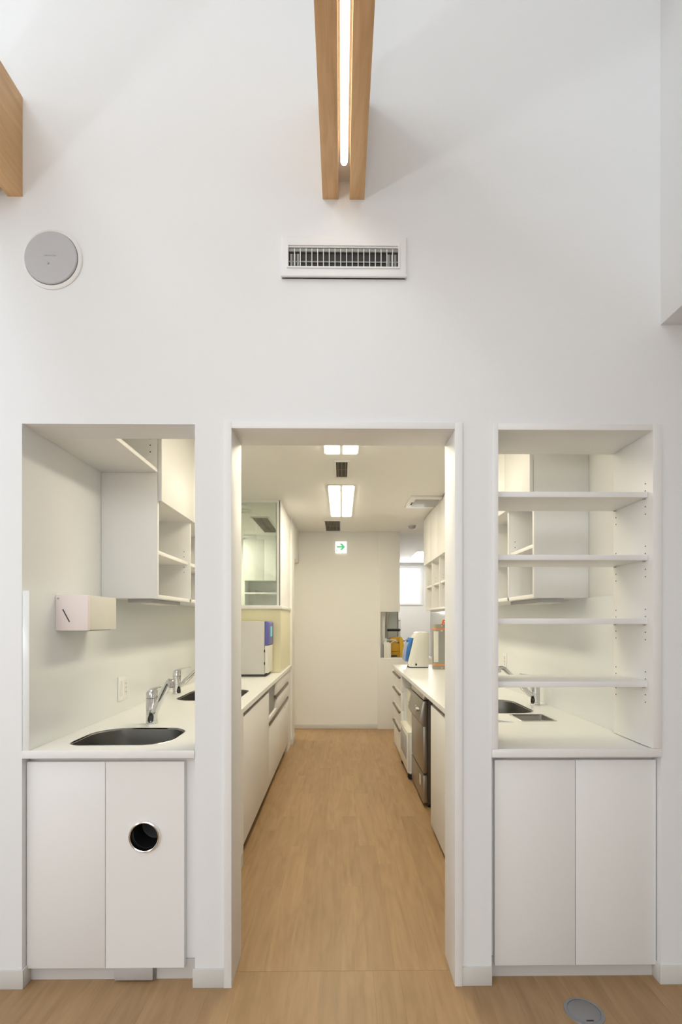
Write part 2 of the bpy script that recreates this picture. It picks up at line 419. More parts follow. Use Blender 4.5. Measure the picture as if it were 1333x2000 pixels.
# ------------------------------------------------------------------ beams and line lamp
ZBM = PZ(670, 390); ZBT = PZ(45, 190)
def beam(label, xa, xb, xc, xd, loc):
    t = thing('roof_beam', label, 'beam', loc, 'twin timber roof beams')
    B(xa, xb, -4.0, D, ZBM, ZBT).build('timber', 'beam_wood', t, bevel=0.001)
    B(xc, xd, -4.0, D, ZBM, ZBT).build('timber', 'beam_wood', t, bevel=0.001)
    B(xb, xc, -4.0, D, ZBM+0.066, ZBT-0.03).build('spacer', 'reflector', t)
    return t
bx = [PX(630.5), PX(661.5), PX(683), PX(712)]
beam('twin oak roof beam above the air vent with a light strip in its slot', *bx, (PX(671), D, ZBM))
off = PX(44.5) - PX(712)
beam('twin oak roof beam cut off by the left picture edge above the round speaker', *[v+off for v in bx], (PX(671)+off, D, ZBM))
lamp = thing('line_lamp', 'glowing white light strip set in the slot of the middle roof beam', 'lamp', (PX(671), D-0.105, ZBM+0.03))
xm = (bx[1]+bx[2])/2; hw = 0.0118
pts = rrect(0, 0, hw, 0.01, 0.0095, 5)
tube = M().loft([[(xm+u*k, yy, ZBM+0.035+v*k) for u, v in pts] for yy, k in ((-3.5, 1), (D-0.118, 1), (D-0.110, 0.85), (D-0.106, 0.5))])
tube.build('diffuser', 'line_light', lamp, smooth=True)
B(xm-0.013, xm+0.013, -3.5, D-0.1, ZBM+0.046, ZBM+0.066).build('base_rail', 'reflector', lamp)

# ------------------------------------------------------------------ speaker
sx, sz = PX(103), PZ(103, 508)
sp = thing('wall_speaker', 'round grey speaker grille in a white ring on the upper left wall', 'speaker', (sx, D, sz))
M().lathe([(0.1085, 0), (0.1085, -0.004), (0.105, -0.007), (0.0965, -0.0085), (0.0965, 0)], (sx, D, sz), 1, 64, False, False).build('ring', 'trim', sp, smooth=True)
M().lathe([(0.0945, 0), (0.0945, -0.013), (0.092, -0.0155), (0.05, -0.018), (0.001, -0.019)], (sx, D, sz), 1, 64).build('grille', 'grey_grille', sp, smooth=True)
lg = M(); 
for k in range(7): lg.box(sx-0.02+k*0.006, sx-0.0155+k*0.006, D-0.0195, D-0.017, sz+0.001, sz+0.005+0.0015*(k % 2))
lg.build('badge', 'grey_plastic', sp)
M().lathe([(0.004, -0.0205), (0.004, -0.017)], (sx-0.006, D, sz-0.024), 1, 16).build('indicator', 'grey_plastic', sp)

# ------------------------------------------------------------------ wall air outlet
ax0, ax1, az0, az1 = PX(550.5), PX(793.5), PZ(670, 546), PZ(670, 466)
ix0, ix1, iz0, iz1 = PX(564.5), PX(777.5), PZ(670, 526), PZ(670, 488)
ac = thing('air_outlet', 'white framed slot air vent with upright fins below the middle beam', 'air vent', ((ax0+ax1)/2, D, az0))
panel([ax0, ix0, ix1, ax1], [az0, iz0, iz1, az1], lambda i, j: not (i == 1 and j == 1), D-0.012, D+0.0).build('frame', 'trim', ac, bevel=0.003)
B(ax0-0.002, ax1+0.002, D-0.018, D, az0, az0+0.010).build('lower_lip', 'trim', ac, bevel=0.002)
panel([ix0-0.006, ix0, ix1, ix1+0.006], [iz0-0.006, iz0, iz1+0.004, iz1+0.016], lambda i, j: not (i == 1 and j == 1), D-0.017, D-0.011).build('inner_frame', 'trim', ac, bevel=0.0015)
B(ix0, ix1, D-0.0015, D-0.0005, iz0, iz1).build('dark_backing', 'dark', ac)
nf = 18
for k in range(nf):
    x = ix0 + (ix1-ix0)*(0.055 + 0.895*k/(nf-1))
    B(x-0.0013, x+0.0013, D-0.012, D-0.003, iz0, iz1-0.004).build('fin', 'trim', ac)
for zz in (iz0+0.021,):
    B(ix0, ix1, D-0.006, D-0.003, zz, zz+0.004).build('blade', 'vent_grey', ac)
B(ix0, ix1, D-0.010, D-0.004, iz1-0.014, iz1-0.004).build('blade', 'vent_grey', ac)
for sx_ in (0.006, 0.018, 0.03):
    for q in (ix0+sx_, ix1-sx_-0.008):
        B(q, q+0.008, D-0.007, D-0.003, iz0+0.004, iz0+0.05).build('linkage', 'vent_grey', ac)

# ------------------------------------------------------------------ worktops with basins
def outline(cx, cy, hx, hy, rad): return rrect(cx, cy, hx, hy, rad, 9)
def basin(name, label, o, depth=0.17):
    cx = sum(p[0] for p in o)/len(o); cy = sum(p[1] for p in o)/len(o)
    sc = lambda k, z: [(cx+(x-cx)*k, cy+(y-cy)*k, z) for x, y in o]
    t = thing(name, label, 'sink', (cx, cy, ZC))
    M().loft([sc(1.0, ZC-0.004), sc(0.985, ZC-0.006), sc(0.975, ZC-0.06), sc(0.95, ZC-depth+0.04), sc(0.88, ZC-depth+0.008), sc(0.7, ZC-depth), sc(0.1, ZC-depth-0.004)], False, True).build('bowl', 'sink_steel', t, smooth=True)
    M().loft([sc(1.0, ZC-0.006), sc(1.0, ZC+0.0008), sc(1.012, ZC+0.0012), sc(1.018, ZC+0.0002)], False, False).build('rim', 'steel_lt', t, smooth=True)
    M().lathe([(0.045, ZC-depth-0.001), (0.042, ZC-depth+0.004), (0.02, ZC-depth+0.001)], (cx, cy, 0), 2, 24).build('drain', 'chrome', t, smooth=True)
    return t
s1 = outline((PX(137, 1.063)+PX(363, 1.172))/2, Y(1.1255), (PX(363, 1.172)-PX(137, 1.063))/2, Y(0.0845), [0.10, 0.13, 0.06, 0.12])
s2 = outline((PX(348, 1.68)+PX(490, 1.88))/2, Y(1.755), (PX(490, 1.88)-PX(348, 1.68))/2, Y(0.13), [0.10, 0.10, 0.10, 0.10])
s3c = 0.81
s3 = outline(s3c, Y(1.514), PX(1048, 1.41)-s3c, Y(0.122), [0.10, 0.10, 0.10, 0.10])
t1 = outline((PX(1000, 1.375)+PX(1084, 1.28))/2, Y(1.328), 0.077, Y(0.043), 0.012)
basin('sink', 'rounded stainless sink at the front of the left niche', s1)
basin('sink', 'stainless sink behind the left door jamb before the sterilizer', s2)
basin('sink', 'stainless sink behind the shelves in the right niche', s3)
tx = sum(p[0] for p in t1)/len(t1)
tray = thing('inset_tray', 'small square stainless tray let into the right worktop', 'tray', (tx, Y(1.328), ZC))
sct = lambda k, z: [(tx+(x-tx)*k, Y(1.328)+(y-Y(1.328))*k, z) for x, y in t1]
M().loft([sct(1.0, ZC-0.002), sct(0.99, ZC-0.004), sct(0.95, ZC-0.022), sct(0.9, ZC-0.026)], False, True).build('pan', 'sink_steel', tray, smooth=True)
M().loft([sct(1.0, ZC-0.006), sct(1.0, ZC+0.002), sct(1.11, ZC+0.0025), sct(1.14, ZC+0.0002)], False, False).build('rim', 'steel_lt', tray, smooth=True)

TCK = 0.028
XCL, XCR = PX(468.8, 1.436), PX(870, 1.461)      # corridor edges of the two worktops
lt = M()
y_ = D-0.004
segs = []
def worktop(name, label, x0, x1, ya, yb, holes):
    m = M(); cuts = [ya]
    for h in holes:
        h0, h1 = min(p[1] for p in h)-0.03, max(p[1] for p in h)+0.03
        if cuts[-1] < h0-1e-4: m.box(x0, x1, cuts[-1], h0, ZC-TCK, ZC); 
        else: h0 = cuts[-1]
        m.ring_plate(x0, x1, h0, h1, h, ZC-TCK, ZC); cuts.append(h1)
    m.box(x0, x1, cuts[-1], yb, ZC-TCK, ZC)
    return tag(m.build(name, 'worktop'), label, 'worktop')
# the tray and the sink share X rows on the right: keep them in separate bands
wtl = worktop('worktop', 'long white worktop with two sinks on the left', XL+0.001, XCL, D+0.012, Y(2.94), [s1, s2])
wtr = worktop('worktop', 'long white worktop on the right running over the dishwasher', XCR, XR-0.001, D+0.012, Y(2.95), [t1, s3])
B(NL0+0.001, NL1-0.001, D-0.0025, D+0.0118, PZ(210, 1481), ZC).build('front_edge', 'worktop', wtl, bevel=0.0008)
B(NR0+0.001, NR1-0.001, D-0.004, D+0.0118, PZ(1126, 1478.5), ZC+0.002).build('front_edge', 'worktop', wtr, bevel=0.0008)
# ------------------------------------------------------------------ splash panels
SPX = XL+0.026
tag(B(XL+0.001, SPX, D, YP-0.001, ZC, ZB).build('splash_panel', 'splash', bevel=0.001), 'glossy pale splash panel on the left wall behind the sinks', 'splash panel')
tag(B(XR-0.012, XR-0.001, Y(1.15), YRE-0.12, ZC, ZB).build('splash_panel', 'splash', bevel=0.001), 'glossy pale splash panel on the right wall behind the shelves', 'splash panel')

# ------------------------------------------------------------------ taps
def tap(label, bx_, by_, ang, L=0.205, rise=0.148):
    t = thing('tap', label, 'tap', (bx_, by_, ZC))
    c = (bx_, by_, ZC); R = 0.0255; d = Vector((math.cos(ang), math.sin(ang), 0)); sd = Vector((-d.y, d.x, 0)); P = Vector((bx_, by_, ZC))
    M().lathe([(R+0.002, 0), (R+0.002, 0.003), (R, 0.004), (R, 0.016), (R-0.001, 0.0165), (R-0.001, 0.0175), (R, 0.018), (R, 0.062), (R-0.001, 0.0625), (R-0.001, 0.0635), (R, 0.064), (R, 0.116)], c, 2, 32).build('body', 'chrome', t, smooth=True)
    # cap with a slanted top that runs out into the lever
    n = 28; lo = []; hi = []
    for i in range(n):
        a = 2*PI*i/n; u = math.cos(a)*R; v = math.sin(a)*R
        p = P + d*u + sd*v
        lo.append((p.x, p.y, ZC+0.118)); hi.append((p.x, p.y, ZC+0.146 + 0.012*(u/R)))
    mid = [(x, y, ZC+0.1165) for x, y, z in lo]
    M().loft([mid, lo, hi]).build('cap', 'chrome', t, bevel=0.002, smooth=True)
    lv = M(); loops = []
    for s_, h, wd, th in ((-0.018, 0.146, 0.012, 0.004), (0.01, 0.157, 0.012, 0.005), (0.05, 0.168, 0.009, 0.004), (0.085, 0.174, 0.007, 0.003), (0.1, 0.175, 0.005, 0.002)):
        q = P + d*s_ + Vector((0, 0, h))
        loops.append([tuple(q + sd*wd + Vector((0,0,-th))), tuple(q - sd*wd + Vector((0,0,-th))), tuple(q - sd*wd + Vector((0,0,th))), tuple(q + sd*wd + Vector((0,0,th)))])
    lv.loft(loops).build('lever', 'chrome', t, bevel=0.0012, smooth=True)
    # spout
    pts = [P + d*(R-0.012) + Vector((0,0,0.056)), P + d*(R+0.012) + Vector((0,0,0.062))]
    for k in range(1, 7): pts.append(P + d*(R+0.012+(L-0.05)*k/6) + Vector((0,0,0.062+(rise-0.006)*k/6)))
    pts += [P + d*(R+L-0.022) + Vector((0,0,0.062+rise+0.003)), P + d*(R+L-0.005) + Vector((0,0,0.062+rise+0.003))]
    M().tube(pts, [0.014, 0.0155] + [0.0155-0.0007*k for k in range(6)] + [0.0105, 0.0095], 14).build('spout', 'chrome', t, smooth=True)
    q = P + d*(R+L)
    M().lathe([(0.013, 0.190+rise-0.148), (0.0135, 0.193+rise-0.148), (0.0135, 0.216+rise-0.148), (0.011, 0.219+rise-0.148)], (q.x, q.y, ZC), 2, 24).build('nozzle', 'chrome', t, smooth=True)
    M().lathe([(0.011, 0.1885+rise-0.148), (0.011, 0.192+rise-0.148)], (q.x, q.y, ZC), 2, 20).build('aerator', 'dark', t)
    # black drop-shaped cover on the body below the spout
    dr = M(); prof = [(0.05, 0.004), (0.042, 0.0065), (0.034, 0.0095), (0.026, 0.012), (0.018, 0.0125), (0.011, 0.010), (0.0075, 0.006)]
    ol = []
    for z, hw_ in prof: ol.append((hw_, z))
    for z, hw_ in reversed(prof): ol.append((-hw_, z))
    rot = -0.62 if d.y < -0.3 else (-0.55 if d.x > 0 else 0.35)
    dd = Vector((math.cos(ang+rot), math.sin(ang+rot), 0)); ds = Vector((-dd.y, dd.x, 0))
    def surf(u, z, k):
        a = u/R; q = P + (dd*math.cos(a) + ds*math.sin(a))*(R+k); return (q.x, q.y, ZC+z)
    dr.loft([[surf(u, z, -0.001) for u, z in ol], [surf(u, z, 0.0012) for u, z in ol]]).build('drop_cover', 'black', t)
    return t
tap('chrome mixer tap at the front sink, nearest of the taps', PX(297, 1.266), Y(1.266), math.atan2(-0.17, 0.142))
tap('chrome mixer tap against the left splash panel behind the nearer tap', PX(345.5, 1.775), Y(1.775), -0.25)
tap('chrome mixer tap under the lowest shelf of the right niche', PX(1046, 1.537), Y(1.537), PI+0.25)

# ------------------------------------------------------------------ paper towel dispenser and sockets on the left
ya, yb = Y(1.09), Y(1.23)
xw = SPX; xo = PX(172, 1.09); z0, z1 = PZ(140, 1232, 1.09), PZ(140, 1162, 1.09)
pd = thing('towel_dispenser', 'pinkish white paper towel dispenser box on the left splash panel', 'dispenser', (xw, (ya+yb)/2, z0))
B(xw, xo, ya, ya+0.02, z0, z1).build('end_cap', 'pink_white', pd, bevel=0.004)
B(xw, xo-0.002, ya+0.02, yb, z0+0.002, z1-0.001).build('cover', 'device', pd, bevel=0.004)
B(xw+0.02, xo-0.02, ya+0.03, yb-0.02, z0-0.002, z0+0.002).build('paper_slot', 'grey_plastic', pd)
p0 = Vector((PX(122.5, 1.0895), ya-0.0004, PZ(122, 1190, 1.0895))); p1 = Vector((PX(135.5, 1.0895), ya-0.0004, PZ(135, 1214.5, 1.0895)))
M().tube([p0, p1], 0.0022, 8).build('level_slit', 'dark', pd)
M().lathe([(0.004, -0.002), (0.004, 0.002)], (xw+0.012, ya, z1-0.014), 1, 12).build('lock', 'grey_plastic', pd)

def socket_plate(label, side, x, yc, zc, w_, h_, cols):
    t = thing('socket_plate', label, 'socket', (x, yc, zc-h_/2))
    s = side
    B(x, x+s*0.007, yc-w_/2, yc+w_/2, zc-h_/2, zc+h_/2).build('plate', 'trim', t, bevel=0.002)
    for c_ in range(cols):
        yy = yc - w_/2 + w_*(c_+0.5)/cols
        B(x+s*0.007, x+s*0.0085, yy-0.014, yy+0.014, zc-0.038, zc+0.038).build('insert', 'gloss_white', t, bevel=0.0005)
        for k in (-1, 0, 1):
            for e in (-0.006, 0.006):
                if c_ == cols-1: B(x+s*0.0083, x+s*0.009, yy+e-0.001, yy+e+0.001, zc+k*0.022-0.004, zc+k*0.022+0.004).build('slot', 'dark', t)
    return t
zc = PZ(245, 1339, 1.475)
socket_plate('white double socket plate on the left splash panel above the sink', 1, SPX, Y(1.42), zc, 0.112, 0.122, 2)
socket_plate('white socket plate on the right splash panel behind the shelves', -1, XR-0.012, Y(1.93), PZ(990, 1293, 1.9), 0.07, 0.12, 1)

# ------------------------------------------------------------------ wall cabinets
def wall_cabinet(label, side, rs, xb, xf, zdoor, zshelf, peg_bay):
    # side = +1: cabinet hangs on the left wall and opens towards +X
    t = thing('wall_cabinet', label, 'wall cabinet', (xb, Y(rs[0]), ZB))
    th = 0.018; e = side
    y0, y1 = Y(rs[0]), Y(rs[-1])
    for k, r in enumerate(rs):
        yy = Y(r); a, b = (yy, yy+th) if k == 0 else ((yy-th, yy) if k == len(rs)-1 else (yy-th/2, yy+th/2))
        B(xb, xf, a, b, ZB, ZCEIL-0.003).build('side_panel' if k in (0, len(rs)-1) else 'divider', 'melamine', t, bevel=0.0008)
    B(xb, xb+e*0.006, y0+th, y1-th, ZB, ZCEIL-0.003).build('back_panel', 'melamine', t)
    B(xb, xf, y0+th, y1-th, ZB, ZB+th).build('bottom_panel', 'melamine', t, bevel=0.0008)
    B(xb, xf-e*0.002, y0+th, y1-th, zdoor+0.002, zdoor+0.02).build('door_rail', 'melamine', t)
    for k in range(len(rs)-1):
        a = Y(rs[k]) + (th if k == 0 else th/2); b = Y(rs[k+1]) - (th if k == len(rs)-2 else th/2)
        B(xb+e*0.006, xf-e*0.012, a, b, zshelf-th, zshelf).build('shelf', 'melamine', t, bevel=0.0008)
        B(xf+e*0.0015, xf+e*0.0195, Y(rs[k])+0.0015, Y(rs[k+1])-0.0015, zdoor, ZCEIL-0.01).build('door', 'melamine', t, bevel=0.0012)
        m = M()
        for q in range(5):
            for yy in (b,):
                m.lathe([(0.0025, -0.0006), (0.0025, 0.001)], (xf-e*0.035, yy, zshelf-0.06+0.03*q), 1, 8)
        o = m.build('peg_holes', 'dark', t); o['kind'] = 'stuff'
    return t
XFL = PX(308, 1.327); XFR = PX(1043.5, 1.29)
wl = wall_cabinet('white wall cabinets on the left wall, open shelves below hinged doors', 1, [1.327, 1.615, 1.91, 2.205], XL+0.001, XFL, PZ(308, 978, 1.327), PZ(308, 1073, 1.327), 0)
wr = wall_cabinet('white wall cabinets on the right wall, open shelves below hinged doors', -1, [1.29, 1.49, 1.70, 1.91, 2.12, 2.33, 2.54, 2.75, 2.96], XR-0.001, XFR, 1.925, PZ(1043, 1060, 1.29), 0)
# open overhead box between the front wall and the left cabinets
ob = thing('overhead_shelf', 'open white overhead shelf box above the left niche, next to the wall cabinets', 'shelf', (XL, D+WT, NLT))
zo = NLT
B(XL+0.001, XFL, D+WT+0.001, Y(1.327)-0.001, zo, zo+0.018).build('bottom_panel', 'melamine', ob, bevel=0.0008)
B(XL+0.001, XL+0.007, D+WT+0.001, Y(1.327)-0.001, zo+0.018, ZCEIL-0.003).build('back_panel', 'melamine', ob)
B(XL+0.007, XFL, D+WT+0.001, D+WT+0.019, zo+0.018, ZCEIL-0.003).build('side_panel', 'melamine', ob)
m = M()
for k in range(4): m.lathe([(0.003, -0.0006), (0.003, 0.001)], (XFL-0.035, Y(1.327)-0.001, zo+0.10+0.032*k), 1, 8)
o = m.build('peg_holes', 'dark', ob); o['kind'] = 'stuff'
# slim lamps below the wall cabinets
def under_lamp(label, x0, x1, r0, r1):
    t = thing('under_cabinet_lamp', label, 'lamp', ((x0+x1)/2, Y((r0+r1)/2), ZB))
    B(x0, x1, Y(r0), Y(r1), ZB-0.018, ZB-0.0005).build('housing', 'grey_plastic', t, bevel=0.003)
    B(x0+0.008, x1-0.008, Y(r0)+0.02, Y(r1)-0.02, ZB-0.022, ZB-0.018).build('cover', 'device', t, bevel=0.001)
under_lamp('slim grey fitting under the left wall cabinets', XFL-0.17, XFL-0.05, 1.36, 1.60)
under_lamp('slim grey fitting under the right wall cabinets', XFR+0.05, XFR+0.17, 1.32, 1.55)

# ------------------------------------------------------------------ base cabinets in the niches
def niche_cabinet(label, x0, x1, d0, dm, d1, ytop, ybot, hole, xin, yend):
    t = thing('base_cabinet', label, 'base cabinet', ((x0+x1)/2, Y(1.02), 0))
    rD = 1.0125
    za, zb = PZ((d0+d1)/2, ybot, rD), PZ((d0+d1)/2, ytop, rD)
    yb_ = D+0.048
    B(x0+0.002, x1-0.002, yb_, yend, 0.075, ZC-TCK-0.001).build('body', 'melamine', t)
    B(x0+0.002, x1-0.002, yb_-0.003, yend, 0.0, 0.074).build('kickboard', 'kick', t)
    dy = Y(rD)
    for k, (a, b) in enumerate(((d0, dm), (dm, d1))):
        xa, xb = PX(a, rD)+(0.0012 if k else 0), PX(b, rD)-(0 if k else 0.0012)
        if hole and k == 1:
            hx, hz, hr = PX(283, rD), PZ(283, 1633.5, rD), 0.0535
            circ = [(hx+hr*math.cos(2*PI*i/64), hz+hr*math.sin(2*PI*i/64)) for i in range(64)]
            m = M().ring_plate(xa, xb, za, zb, circ, 0, 0.022).swap(lambda x, y, z: (x, dy+z, y))
            dr = m.build('door', 'melamine', t, bevel=0)
            M().lathe([(0.0535, 0.02), (0.0535, -0.001), (0.0585, -0.001), (0.0585, -0.004), (0.0565, -0.0085), (0.0535, -0.010), (0.0505, -0.0085), (0.0490, -0.004), (0.0490, 0.02)], (hx, dy, hz), 1, 64, False, False).build('chrome_ring', 'bright_chrome', dr, smooth=True, label='chrome ring around the waste hole')
            M().lathe([(0.0525, 0.001), (0.052, 0.11), (0.045, 0.112), (0.001, 0.112)], (hx, dy, hz), 1, 48, False, True).build('waste_chute', 'black', dr, smooth=True, label='black waste chute behind the hole')
        else:
            B(xa, xb, dy, dy+0.022, za, zb).build('door', 'melamine', t, bevel=0.0012)
    return t
niche_cabinet('white two-door base cabinet with a round chrome waste hole', NL0, NL1, 52, 206, 360, 1488, 1891, True, XCL, Y(1.50))
niche_cabinet('white plain two-door base cabinet under the right niche shelves', NR0, NR1, 967, 1125, 1282, 1484.5, 1885, False, XCR, Y(1.10))
# the waste hole needs a cavity in the left cabinet: cut the body
for o in [c for c in bpy.data.objects if c.name.startswith('base_cabinet')][:1]:
    body = [c for c in o.children if c.name.startswith('body')][0]
    hx, hz = PX(283, 1.0125), PZ(283, 1633.5, 1.0125)
    x0, x1, y0, y1 = NL0+0.002, NL1-0.002, D+0.048, Y(1.5)
    circ = [(hx+0.06*math.cos(2*PI*i/48), hz+0.06*math.sin(2*PI*i/48)) for i in range(48)]
    m = M().ring_plate(x0, x1, 0.075, ZC-TCK-0.001, circ, 0, 0.02).swap(lambda x, y, z: (x, y0+z, y))
    m.box(x0, x0+0.018, y0+0.02, y1, 0.075, ZC-0.03); m.box(x1-0.018, x1, y0+0.02, y1, 0.075, ZC-0.03); m.box(x0+0.018, x1-0.018, y1-0.018, y1, 0.075, ZC-0.03); m.box(x0+0.018, x1-0.018, y0+0.02, y1-0.018, 0.075, 0.093)
    bpy.data.objects.remove(body); m.build('body', 'melamine', o)
pz0 = 0.010
pedal = thing('foot_pedal', 'grey metal foot pedal at the base of the left niche cabinet', 'pedal', (PX(258), D+0.02, 0))
B(PX(219.5, 1.005), PX(295.5, 1.005), D+0.024, D+0.038, 0.008, 0.062).build('plate', 'pedal_grey', pedal, bevel=0.003)
B(PX(219.5, 1.005)+0.01, PX(299, 1.005), D+0.038, D+0.0445, 0.0, 0.06).build('bracket', 'alu', pedal, bevel=0.002)

# ------------------------------------------------------------------ shelf unit in the right niche
su = thing('shelf_unit', 'white built-in shelf unit with four shelves in the right niche', 'shelf unit', ((NR0+NR1)/2, D, ZC))
ya, yb = D-0.006, Y(1.143)
xi0, xi1 = PX(973), PX(1274.5)
zt = PZ(1126, 841)
B(NR0+0.0005, xi0, ya, yb, ZC+0.0025, NRT-0.0005).build('side_panel', 'melamine', su, bevel=0.001)
rp = B(xi1, NR1-0.0005, ya, yb, ZC+0.0025, NRT-0.0005).build('side_panel', 'melamine', su, bevel=0.001)
B(xi0, xi1, ya, yb, zt, NRT-0.0005).build('top_panel', 'melamine', su, bevel=0.001)
rS = 1.012
for yt, ybm in ((960.5, 971), (1083.5, 1094), (1208, 1219), (1331, 1342.5)):
    zb_, zt_ = PZ(1120, ybm, rS), PZ(1120, yt, rS)
    sh = B(xi0+0.0015, xi1-0.0015, Y(rS), yb-0.002, zb_, zt_).build('shelf', 'melamine', su, bevel=0.0012)
    for yy in (Y(1.022), Y(1.132)): M().tube([(xi1-0.010, yy, zb_-0.003), (xi1, yy, zb_-0.003)], 0.003, 8).build('shelf_pin', 'chrome', sh)
m = M()
for yt in (965.5, 1089, 1213.5, 1337):
    for dz in (0.018, 0.045, -0.041, -0.069):
        for yy in (Y(1.022), Y(1.132)): m.lathe([(0.0026, -0.0007), (0.0026, 0.001)], (xi1, yy, PZ(1120, yt, rS)+dz), 0, 8)
o = m.build('peg_holes', 'dark', rp); o['kind'] = 'stuff'

# ------------------------------------------------------------------ left corridor base units
XFB = XCL - 0.012                         # door faces
def run_cabinet(label, side, r0, r1, xb, xf, kick, fronts, cat='base cabinet', kdepth=0.05):
    t = thing('base_cabinet', label, cat, ((xb+xf)/2, Y((r0+r1)/2), 0))
    e = side
    m = M(); xa_, xb_ = sorted((xb, xf-e*0.021)); ya_, yb_ = Y(r0)+0.001, Y(r1)-0.001; zt__ = ZC-TCK-0.001; q = 0.016
    m.box(xa_, xb_, ya_, ya_+q, kick, zt__); m.box(xa_, xb_, yb_-q, yb_, kick, zt__); m.box(xa_, xb_, ya_+q, yb_-q, kick, kick+q)
    m.box(xa_, xa_+q, ya_+q, yb_-q, kick+q, zt__); m.box(xb_-q, xb_, ya_+q, yb_-q, kick+q, zt__)
    m.build('body', 'melamine', t)
    B(xb, xf-e*kdepth, Y(r0)+0.001, Y(r1)-0.001, 0, kick).build('kickboard', 'dark' if kick > 0.07 else 'kick', t)  # tall kicks carry the shadow of the recess as a dark board colour
    return t
lc = run_cabinet('white base cabinet with a wide door below the left corridor sink', 1, 1.505, 2.06, XL+0.002, XFB, 0.09, None)
B(XFB-0.02, XFB, Y(1.512), Y(2.058), 0.09, ZC-0.062).build('door', 'melamine', lc, bevel=0.0015)
B(XFB-0.02, XFB-0.012, Y(1.512), Y(2.058), ZC-0.060, ZC-TCK-0.002).build('grip_channel', 'bronze', lc)
ld = run_cabinet('white drawer unit with dark grip strips at the end of the left corridor run', 1, 2.06, 2.80, XL+0.002, XFB, 0.09, None)
def fz(x, y): # height on the left front plane
    r = XFB / PX(x, 1.0); return PZ(x, y, r)
zg1 = fz(550, 1348); zg2 = fz(545, 1388)
B(XFB-0.02, XFB, Y(2.30), Y(2.79), zg1+0.012, ZC-TCK-0.014).build('drawer', 'melamine', ld, bevel=0.0015)
B(XFB-0.02, XFB+0.006, Y(2.27), Y(2.79), zg1-0.012, zg1+0.010).build('grip_strip', 'bronze', ld, bevel=0.001)
B(XFB-0.02, XFB, Y(2.30), Y(2.79), zg2+0.014, zg1-0.014).build('drawer', 'melamine', ld, bevel=0.0015)
B(XFB-0.02, XFB, Y(2.063), Y(2.297), zg2+0.014, zg2+0.05).build('drawer', 'melamine', ld, bevel=0.001)
B(XFB-0.02, XFB+0.006, Y(2.063), Y(2.79), zg2-0.010, zg2+0.012).build('grip_strip', 'bronze', ld, bevel=0.001)
B(XFB-0.02, XFB, Y(2.063), Y(2.79), 0.09, zg2-0.012).build('drawer', 'melamine', ld, bevel=0.0015)
B(XFB-0.02, XFB-0.014, Y(2.063), Y(2.27), zg2+0.052, ZC-TCK-0.002).build('grey_inset', 'alu', ld)
B(XFB-0.02, XFB-0.002, Y(2.272), Y(2.298), zg1+0.012, ZC-TCK-0.014).build('inset_frame', 'melamine', ld, bevel=0.001)
M().lathe([(0.005, -0.001), (0.005, 0.0015)], (XFB, Y(2.63), zg2-0.05), 0, 12).build('keyhole', 'dark', ld)
tag(B(XPF-0.01, XPF+0.006, Y(2.80), Y(2.948), 0.0, ZC-TCK-0.002).build('filler_panel', 'melamine'), 'narrow white filler panel at the end of the left drawer unit', 'panel')

# ------------------------------------------------------------------ right corridor base units
XFR_B = XCR + 0.012
rc = run_cabinet('white base cabinet beside the right door jamb with a dark grip channel', -1, 1.105, 1.735, XR-0.002, XFR_B, 0.045, None)
B(XFR_B, XFR_B+0.02, Y(1.11), Y(1.733), 0.045, ZC-0.062).build('door', 'melamine', rc, bevel=0.0015)
B(XFR_B+0.012, XFR_B+0.02, Y(1.11), Y(1.733), ZC-0.060, ZC-TCK-0.002).build('grip_channel', 'bronze', rc)
# dishwasher
dw = thing('dishwasher', 'stainless steel undercounter washer with slanted control panel', 'dishwasher', (0.85, Y(2.1), 0))
XD = XFR_B + 0.004; a, b = Y(1.945), Y(2.27)
ZDT = ZC-0.055
B(XD+0.045, XD+0.52, a, b, 0.03, ZDT).build('body', 'dark_steel', dw, bevel=0.002)
zcb, zct = ZDT-0.215, ZDT-0.045
B(XD+0.012, XD+0.043, a+0.004, b-0.004, 0.245, zcb-0.004).build('door', 'steel', dw, bevel=0.002)
cp = M().prism([(XD+0.043, zcb-0.012), (XD+0.005, zcb-0.012), (XD-0.018, zcb+0.03), (XD+0.012, zct), (XD+0.043, zct)], 1, a, b).build('control_panel', 'steel', dw, bevel=0.002)
kx = XD-0.004; kz = (zcb+0.03+zct)/2
M().lathe([(0.019, 0.0), (0.017, -0.024), (0.006, -0.024)], (kx, a+0.10, kz), 0, 24).build('knob', 'steel_lt', cp, smooth=True)
M().lathe([(0.009, 0.0), (0.008, -0.012)], (kx, a+0.22, kz+0.002), 0, 16).build('button', 'steel_lt', cp, smooth=True)
B(XD+0.02, XD+0.043, a+0.002, b-0.002, zct+0.002, zct+0.010).build('shadow_gap', 'dark', dw)
B(XD+0.012, XD+0.043, a, b, zct+0.010, ZDT).build('top_cover', 'steel_lt', dw, bevel=0.002)
B(XD+0.02, XD+0.043, a+0.004, b-0.004, 0.232, 0.243).build('shadow_gap', 'dark', dw)
lp = B(XD+0.012, XD+0.043, a+0.004, b-0.004, 0.035, 0.230).build('lower_panel', 'steel', dw, bevel=0.002)
B(XD+0.0105, XD+0.0125, a+0.12, a+0.17, 0.13, 0.20).build('sticker', 'device', lp)
for yy in (a+0.03, b-0.03):
    for xx in (XD+0.07, XD+0.48): M().lathe([(0.02, 0), (0.02, 0.006), (0.012, 0.008), (0.012, 0.03)], (xx, yy, 0), 2, 16).build('foot', 'black', dw)
